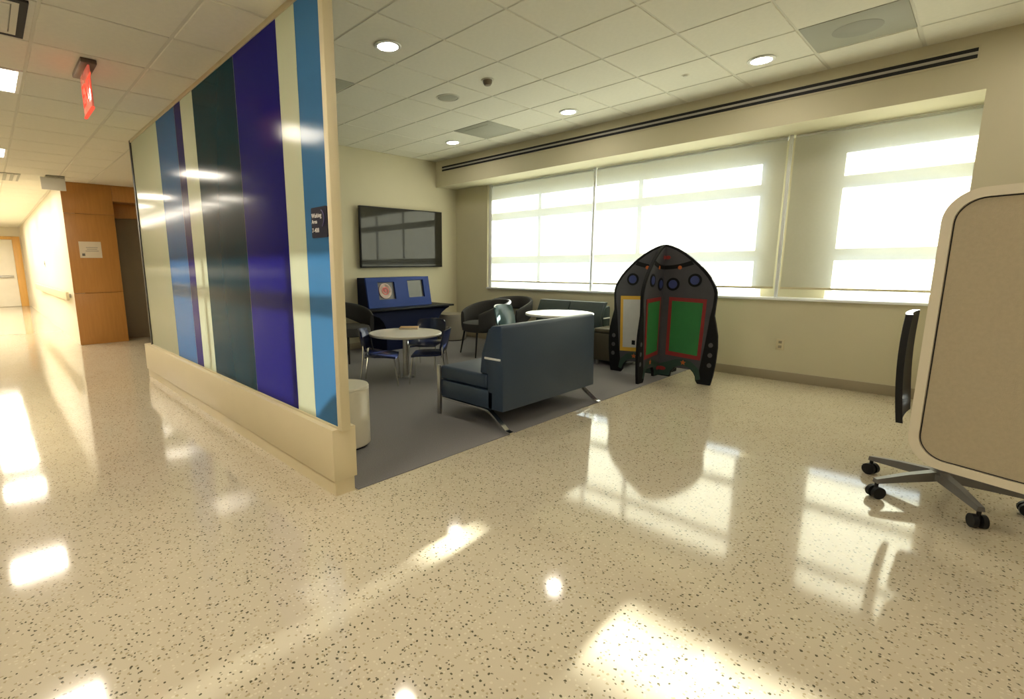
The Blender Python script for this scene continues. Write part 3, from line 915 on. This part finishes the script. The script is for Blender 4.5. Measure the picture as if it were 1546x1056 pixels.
def half_outline():
    """right half silhouette (r,z) from the foot to the apex"""
    P = [(.0, .10), (.07, .085), (.12, .02)]
    P = [(.0, .03), (.14, .03)] + arc(.275, .03, .135, 180, 0, 10)[1:-1] + [(.41, .03), (.43, 0.0), (.555, 0.0)]
    P += [(.575, .10), (.592, .25), (.598, .40), (.59, .52), (.565, .64), (.545, .72), (.55, .82), (.556, .90), (.552, .96)]
    P += [(.538, 1.01), (.51, 1.065), (.475, 1.12), (.425, 1.18), (.365, 1.24), (.295, 1.30), (.22, 1.355), (.145, 1.40), (.075, 1.43), (.03, 1.443), (0, 1.446)]
    return P
HO = half_outline()
def board(T, rmin):
    poly = [(max(r_, rmin), z) for r_, z in HO]
    return MB().prism(poly, -.014, .014, 'y', T)
for k, nm in enumerate(('R', 'N', 'L', 'B')):
    T = Matrix.Rotation(R({'R': 0, 'N': -90, 'L': 180, 'B': 90}[nm]), 4, 'Z') @ Matrix.Diagonal((.85 if nm in 'NB' else 1.0, 1, 1, 1))
    sgn = 1
    wing = board(T, .0145).build('board_wing', RKB, RK)
    # both faces carry the printed boards: side -1 is local -y, side +1 is local +y
    for side in (-1, 1):
        y0 = side * .014
        def plate(poly, t0, t1, m_, name, par=wing):
            a, b_ = sorted((y0 + side * t0, y0 + side * t1))
            return MB().prism(poly, a, b_, 'y', T).build(name, m_, par)
        inner = [(.016, .20)] + [(r_ - .022, z) for r_, z in HO if z > .70 and r_ > .05][:]
        inner = [(.016, .14), (.44, .14), (.475, .40), (.505, .70), (.525, .82), (.530, .94)] + [(max(r_ - .02, .016), z - .018) for r_, z in HO if z > .98]
        plate(inner, 0, .002, RKG, 'face_sheet')
        yellow = (nm == 'L' and side == 1) or (nm == 'N' and side == -1) or (nm == 'B' and side == -1)
        fm, bm_ = (RKY, RKW) if yellow else (RKR, RKGR)
        x0, x1 = .085, .455
        fr = [(x0, .27), (x1 - .01, .25), (x1 + .012, .885), (x0, .895)]
        plate(fr, .002, .008, fm, 'board_frame')
        bo = plate([(x0 + .035, .315), (x1 - .042, .295), (x1 - .022, .845), (x0 + .035, .855)], .008, .0105, bm_, 'drawing_board')
        if yellow:
            for q in range(2):
                plate([(x0 + .06 + q * .12, .335), (x0 + .10 + q * .12, .335), (x0 + .10 + q * .12, .385), (x0 + .06 + q * .12, .385)], .0105, .012, RKB, 'picture_tile')
        for (rx, rz_, rr) in ((.115, 1.03, .068), (.335, 1.075, .068)):
            def disc(r1, n=24): return [(rx + r1 * math.cos(2 * math.pi * i / n), rz_ + r1 * math.sin(2 * math.pi * i / n)) for i in range(n)]
            plate(disc(rr), .002, .007, RKB, 'porthole_ring')
            plate(disc(rr * .66), .007, .010, RKBL, 'porthole_glass')
        def blob(cx_, cz_, rx_, rz_, n=14): return [(cx_ + rx_ * math.cos(2 * math.pi * i / n), cz_ + rz_ * math.sin(2 * math.pi * i / n)) for i in range(n)]
        plate(blob(.045, 1.31, .028, .02), .002, .006, RKR, 'red_lamp')
        plate(blob(.175, 1.205, .020, .02), .002, .006, RKOR, 'small_lamp')
        band = [(.016, 1.185)] + [(.016 + .30 * u / 8, 1.185 + .05 * (u / 8) ** 2) for u in range(1, 9)] + [(.016 + .27 * u / 8, 1.225 + .05 * (u / 8) ** 2) for u in range(8, -1, -1)]
        plate(band, .002, .0045, RKB, 'dark_band')
        gb_ = [(.016, .16), (.12, .20), (.20, .235), (.275, .245), (.36, .225), (.44, .15), (.46, .05), (.415, .035)] + arc(.275, .03, .142, 5, 175, 8) + [(.13, .04), (.016, .04)]
        plate(gb_, .002, .0035, RKDG, 'flame_skirt')
        star = []
        for i in range(10):
            a = R(90 + 36 * i); r1 = .030 if i % 2 == 0 else .014
            star.append((.275 + r1 * math.cos(a), .205 + r1 * math.sin(a)))
        plate(star, .0035, .006, RKOR, 'orange_star')
        plate(blob(.05, .115, .045, .022), .0035, .006, RKR, 'red_lamp')
        for q in range(3):
            plate(blob(.535, .42 - .105 * q, .022, .024), .0, .004, RKD, 'fin_dot')

# ------------------------------------------------------------------ mobile pin board
PB = mat('pinboard_fabric', (0.45, 0.385, 0.265), 0.9, bump=.5, bscale=260, var=.10, vscale=60)
PF = mat('pinboard_frame', (0.70, 0.635, 0.49), 0.4, var=.03)
pt = thing('mobile_pinboard', 'tall tan fabric pin board with rounded cream frame on wheels', 'pinboard', (-.152, 3.10, 0), R(-20))
PW, P0, P1 = 1.9, .335, 1.555
outer = rrect(0, PW, P0, P1, .13, 10); inn = rrect(.038, PW - .038, P0 + .038, P1 - .038, .10, 10)
n_ = len(outer); V = []; F = []
for y_ in (-.026, .026):
    V += [(a, y_, b_) for a, b_ in outer]; V += [(a, y_, b_) for a, b_ in inn]
for i in range(n_):
    j = (i + 1) % n_
    F += [(i, j, n_ + j, n_ + i), (2 * n_ + i, 3 * n_ + i, 3 * n_ + j, 2 * n_ + j), (i, 2 * n_ + i, 2 * n_ + j, j), (n_ + i, n_ + j, 3 * n_ + j, 3 * n_ + i)]
MB().add(V, F).build('frame', PF, pt)
MB().prism(rrect(.0385, PW - .0385, P0 + .0385, P1 - .0385, .10, 10), -.018, .018, 'y').build('fabric_panel', PB, pt)
gk = rrect(.042, PW - .042, P0 + .042, P1 - .042, .097, 10)
MB().tube([(a, -.019, b_) for a, b_ in gk] + [(gk[0][0], -.019, gk[0][1])], .0022, 5, cap=False).build('gasket', DARK, pt)
for x_ in (.85, 1.45):
    MB().box(x_ - .02, x_ + .02, -.018, .018, .09, P0 + .002, .003).build('leg', STEEL, pt)
    ft = MB().box(x_ - .02, x_ + .02, -.28, .28, .065, .09, .004).build('foot_bar', STEEL, pt)
    for sy in (-1, 1):
        MB().cyl((0, 0), .03, -.012, .012, 18, T=Matrix.Translation((x_, sy * .25, .032)) @ Matrix.Rotation(R(90), 4, 'Y')).build('caster', DARK, pt)

# ------------------------------------------------------------------ office chair
OC = thing('office_chair', 'black office chair on a five-star base behind the pin board', 'office chair', (-.042, 3.62, 0), 0)
OFB = mat('office_black', (0.009, 0.009, 0.010), 0.55, spec=.3, bump=.2, bscale=160, var=.1)
OGR = mat('office_grey', (0.16, 0.15, 0.14), 0.35, var=.08)
MB().box(-.13, .30, -.23, .23, .44, .51, .03, seg=3).build('seat', OFB, OC)
bp = []
V = []; F = []; nu, nv = 11, 9
for lay in (0, 1):
    for i in range(nu):
        for j in range(nv):
            u, v = -1 + 2 * i / (nu - 1), j / (nv - 1)
            hw = .215 * (1 - .12 * (2 * v - 1) ** 4)
            V.append((-.175 - .02 * math.sin(v * 2.6) - .012 * v + .012 * u * u - lay * .028, hw * u, .42 + .57 * v))
idx = lambda l, i, j: l * nu * nv + i * nv + j
for i in range(nu - 1):
    for j in range(nv - 1):
        F.append((idx(0, i, j), idx(0, i + 1, j), idx(0, i + 1, j + 1), idx(0, i, j + 1)))
        F.append((idx(1, i, j), idx(1, i, j + 1), idx(1, i + 1, j + 1), idx(1, i + 1, j)))
for i in range(nu - 1):
    F.append((idx(0, i, 0), idx(1, i, 0), idx(1, i + 1, 0), idx(0, i + 1, 0)))
    F.append((idx(0, i, nv - 1), idx(0, i + 1, nv - 1), idx(1, i + 1, nv - 1), idx(1, i, nv - 1)))
for j in range(nv - 1):
    F.append((idx(0, 0, j), idx(0, 0, j + 1), idx(1, 0, j + 1), idx(1, 0, j)))
    F.append((idx(0, nu - 1, j), idx(1, nu - 1, j), idx(1, nu - 1, j + 1), idx(0, nu - 1, j + 1)))
MB().add(V, F).build('backrest', OFB, OC, 50)
MB().lathe([(0, .11), (.055, .11), (.05, .14), (.028, .16), (.028, .44), (0, .44)], 20).build('column', OGR, OC)
for k in range(5):
    a = R(-134 + 72 * k)
    T = Matrix.Rotation(a, 4, 'Z')
    V = []
    for x_, w_, z0, z1 in ((.0, .028, .105, .155), (.18, .022, .095, .135), (.335, .017, .085, .108)):
        V += [(x_, -w_, z0), (x_, w_, z0), (x_, w_ * .7, z1), (x_, -w_ * .7, z1)]
    F = [(0, 1, 2, 3), (8, 9, 10, 11)] + [(4 * i + q, 4 * i + (q + 1) % 4, 4 * i + 4 + (q + 1) % 4, 4 * i + 4 + q) for i in range(2) for q in range(4)]
    arm = MB().add(V, F, T).build('base_arm', OGR, OC)
    cs = MB()
    for sy in (-1, 1):
        cs.cyl((0, 0), .033, -.010, .010, 18, T=T @ Matrix.Translation((.325, sy * .018, .0335)) @ Matrix.Rotation(R(90), 4, 'X'))
    cs.cyl((.325, 0), .009, .03, .09, 10, T=T)
    cs.build('caster', DARK, arm)
for sy in (-1, 1):
    MB().tube(bend([(.02, sy * .22, .47), (.02, sy * .27, .48), (.02, sy * .27, .66)], .03), .012, 8).build('arm_post', OGR, OC)
    MB().box(-.06, .18, sy * .27 - .035, sy * .27 + .035, .66, .685, .01).build('arm_pad', OFB, OC)

# ------------------------------------------------------------------ wall outlet
t = thing('wall_outlet', 'small cream outlet plate low on the wall below the window', 'outlet', (-1.41, YW, .39))
MB().box(-.037, .037, -.006, 0, -.058, .058, .002).build('plate', CREAM2, t)
for dz in (-.025, .025):
    MB().box(-.015, .015, -.009, -.006, dz - .014, dz + .014, .003).build('socket', BASEB, t)
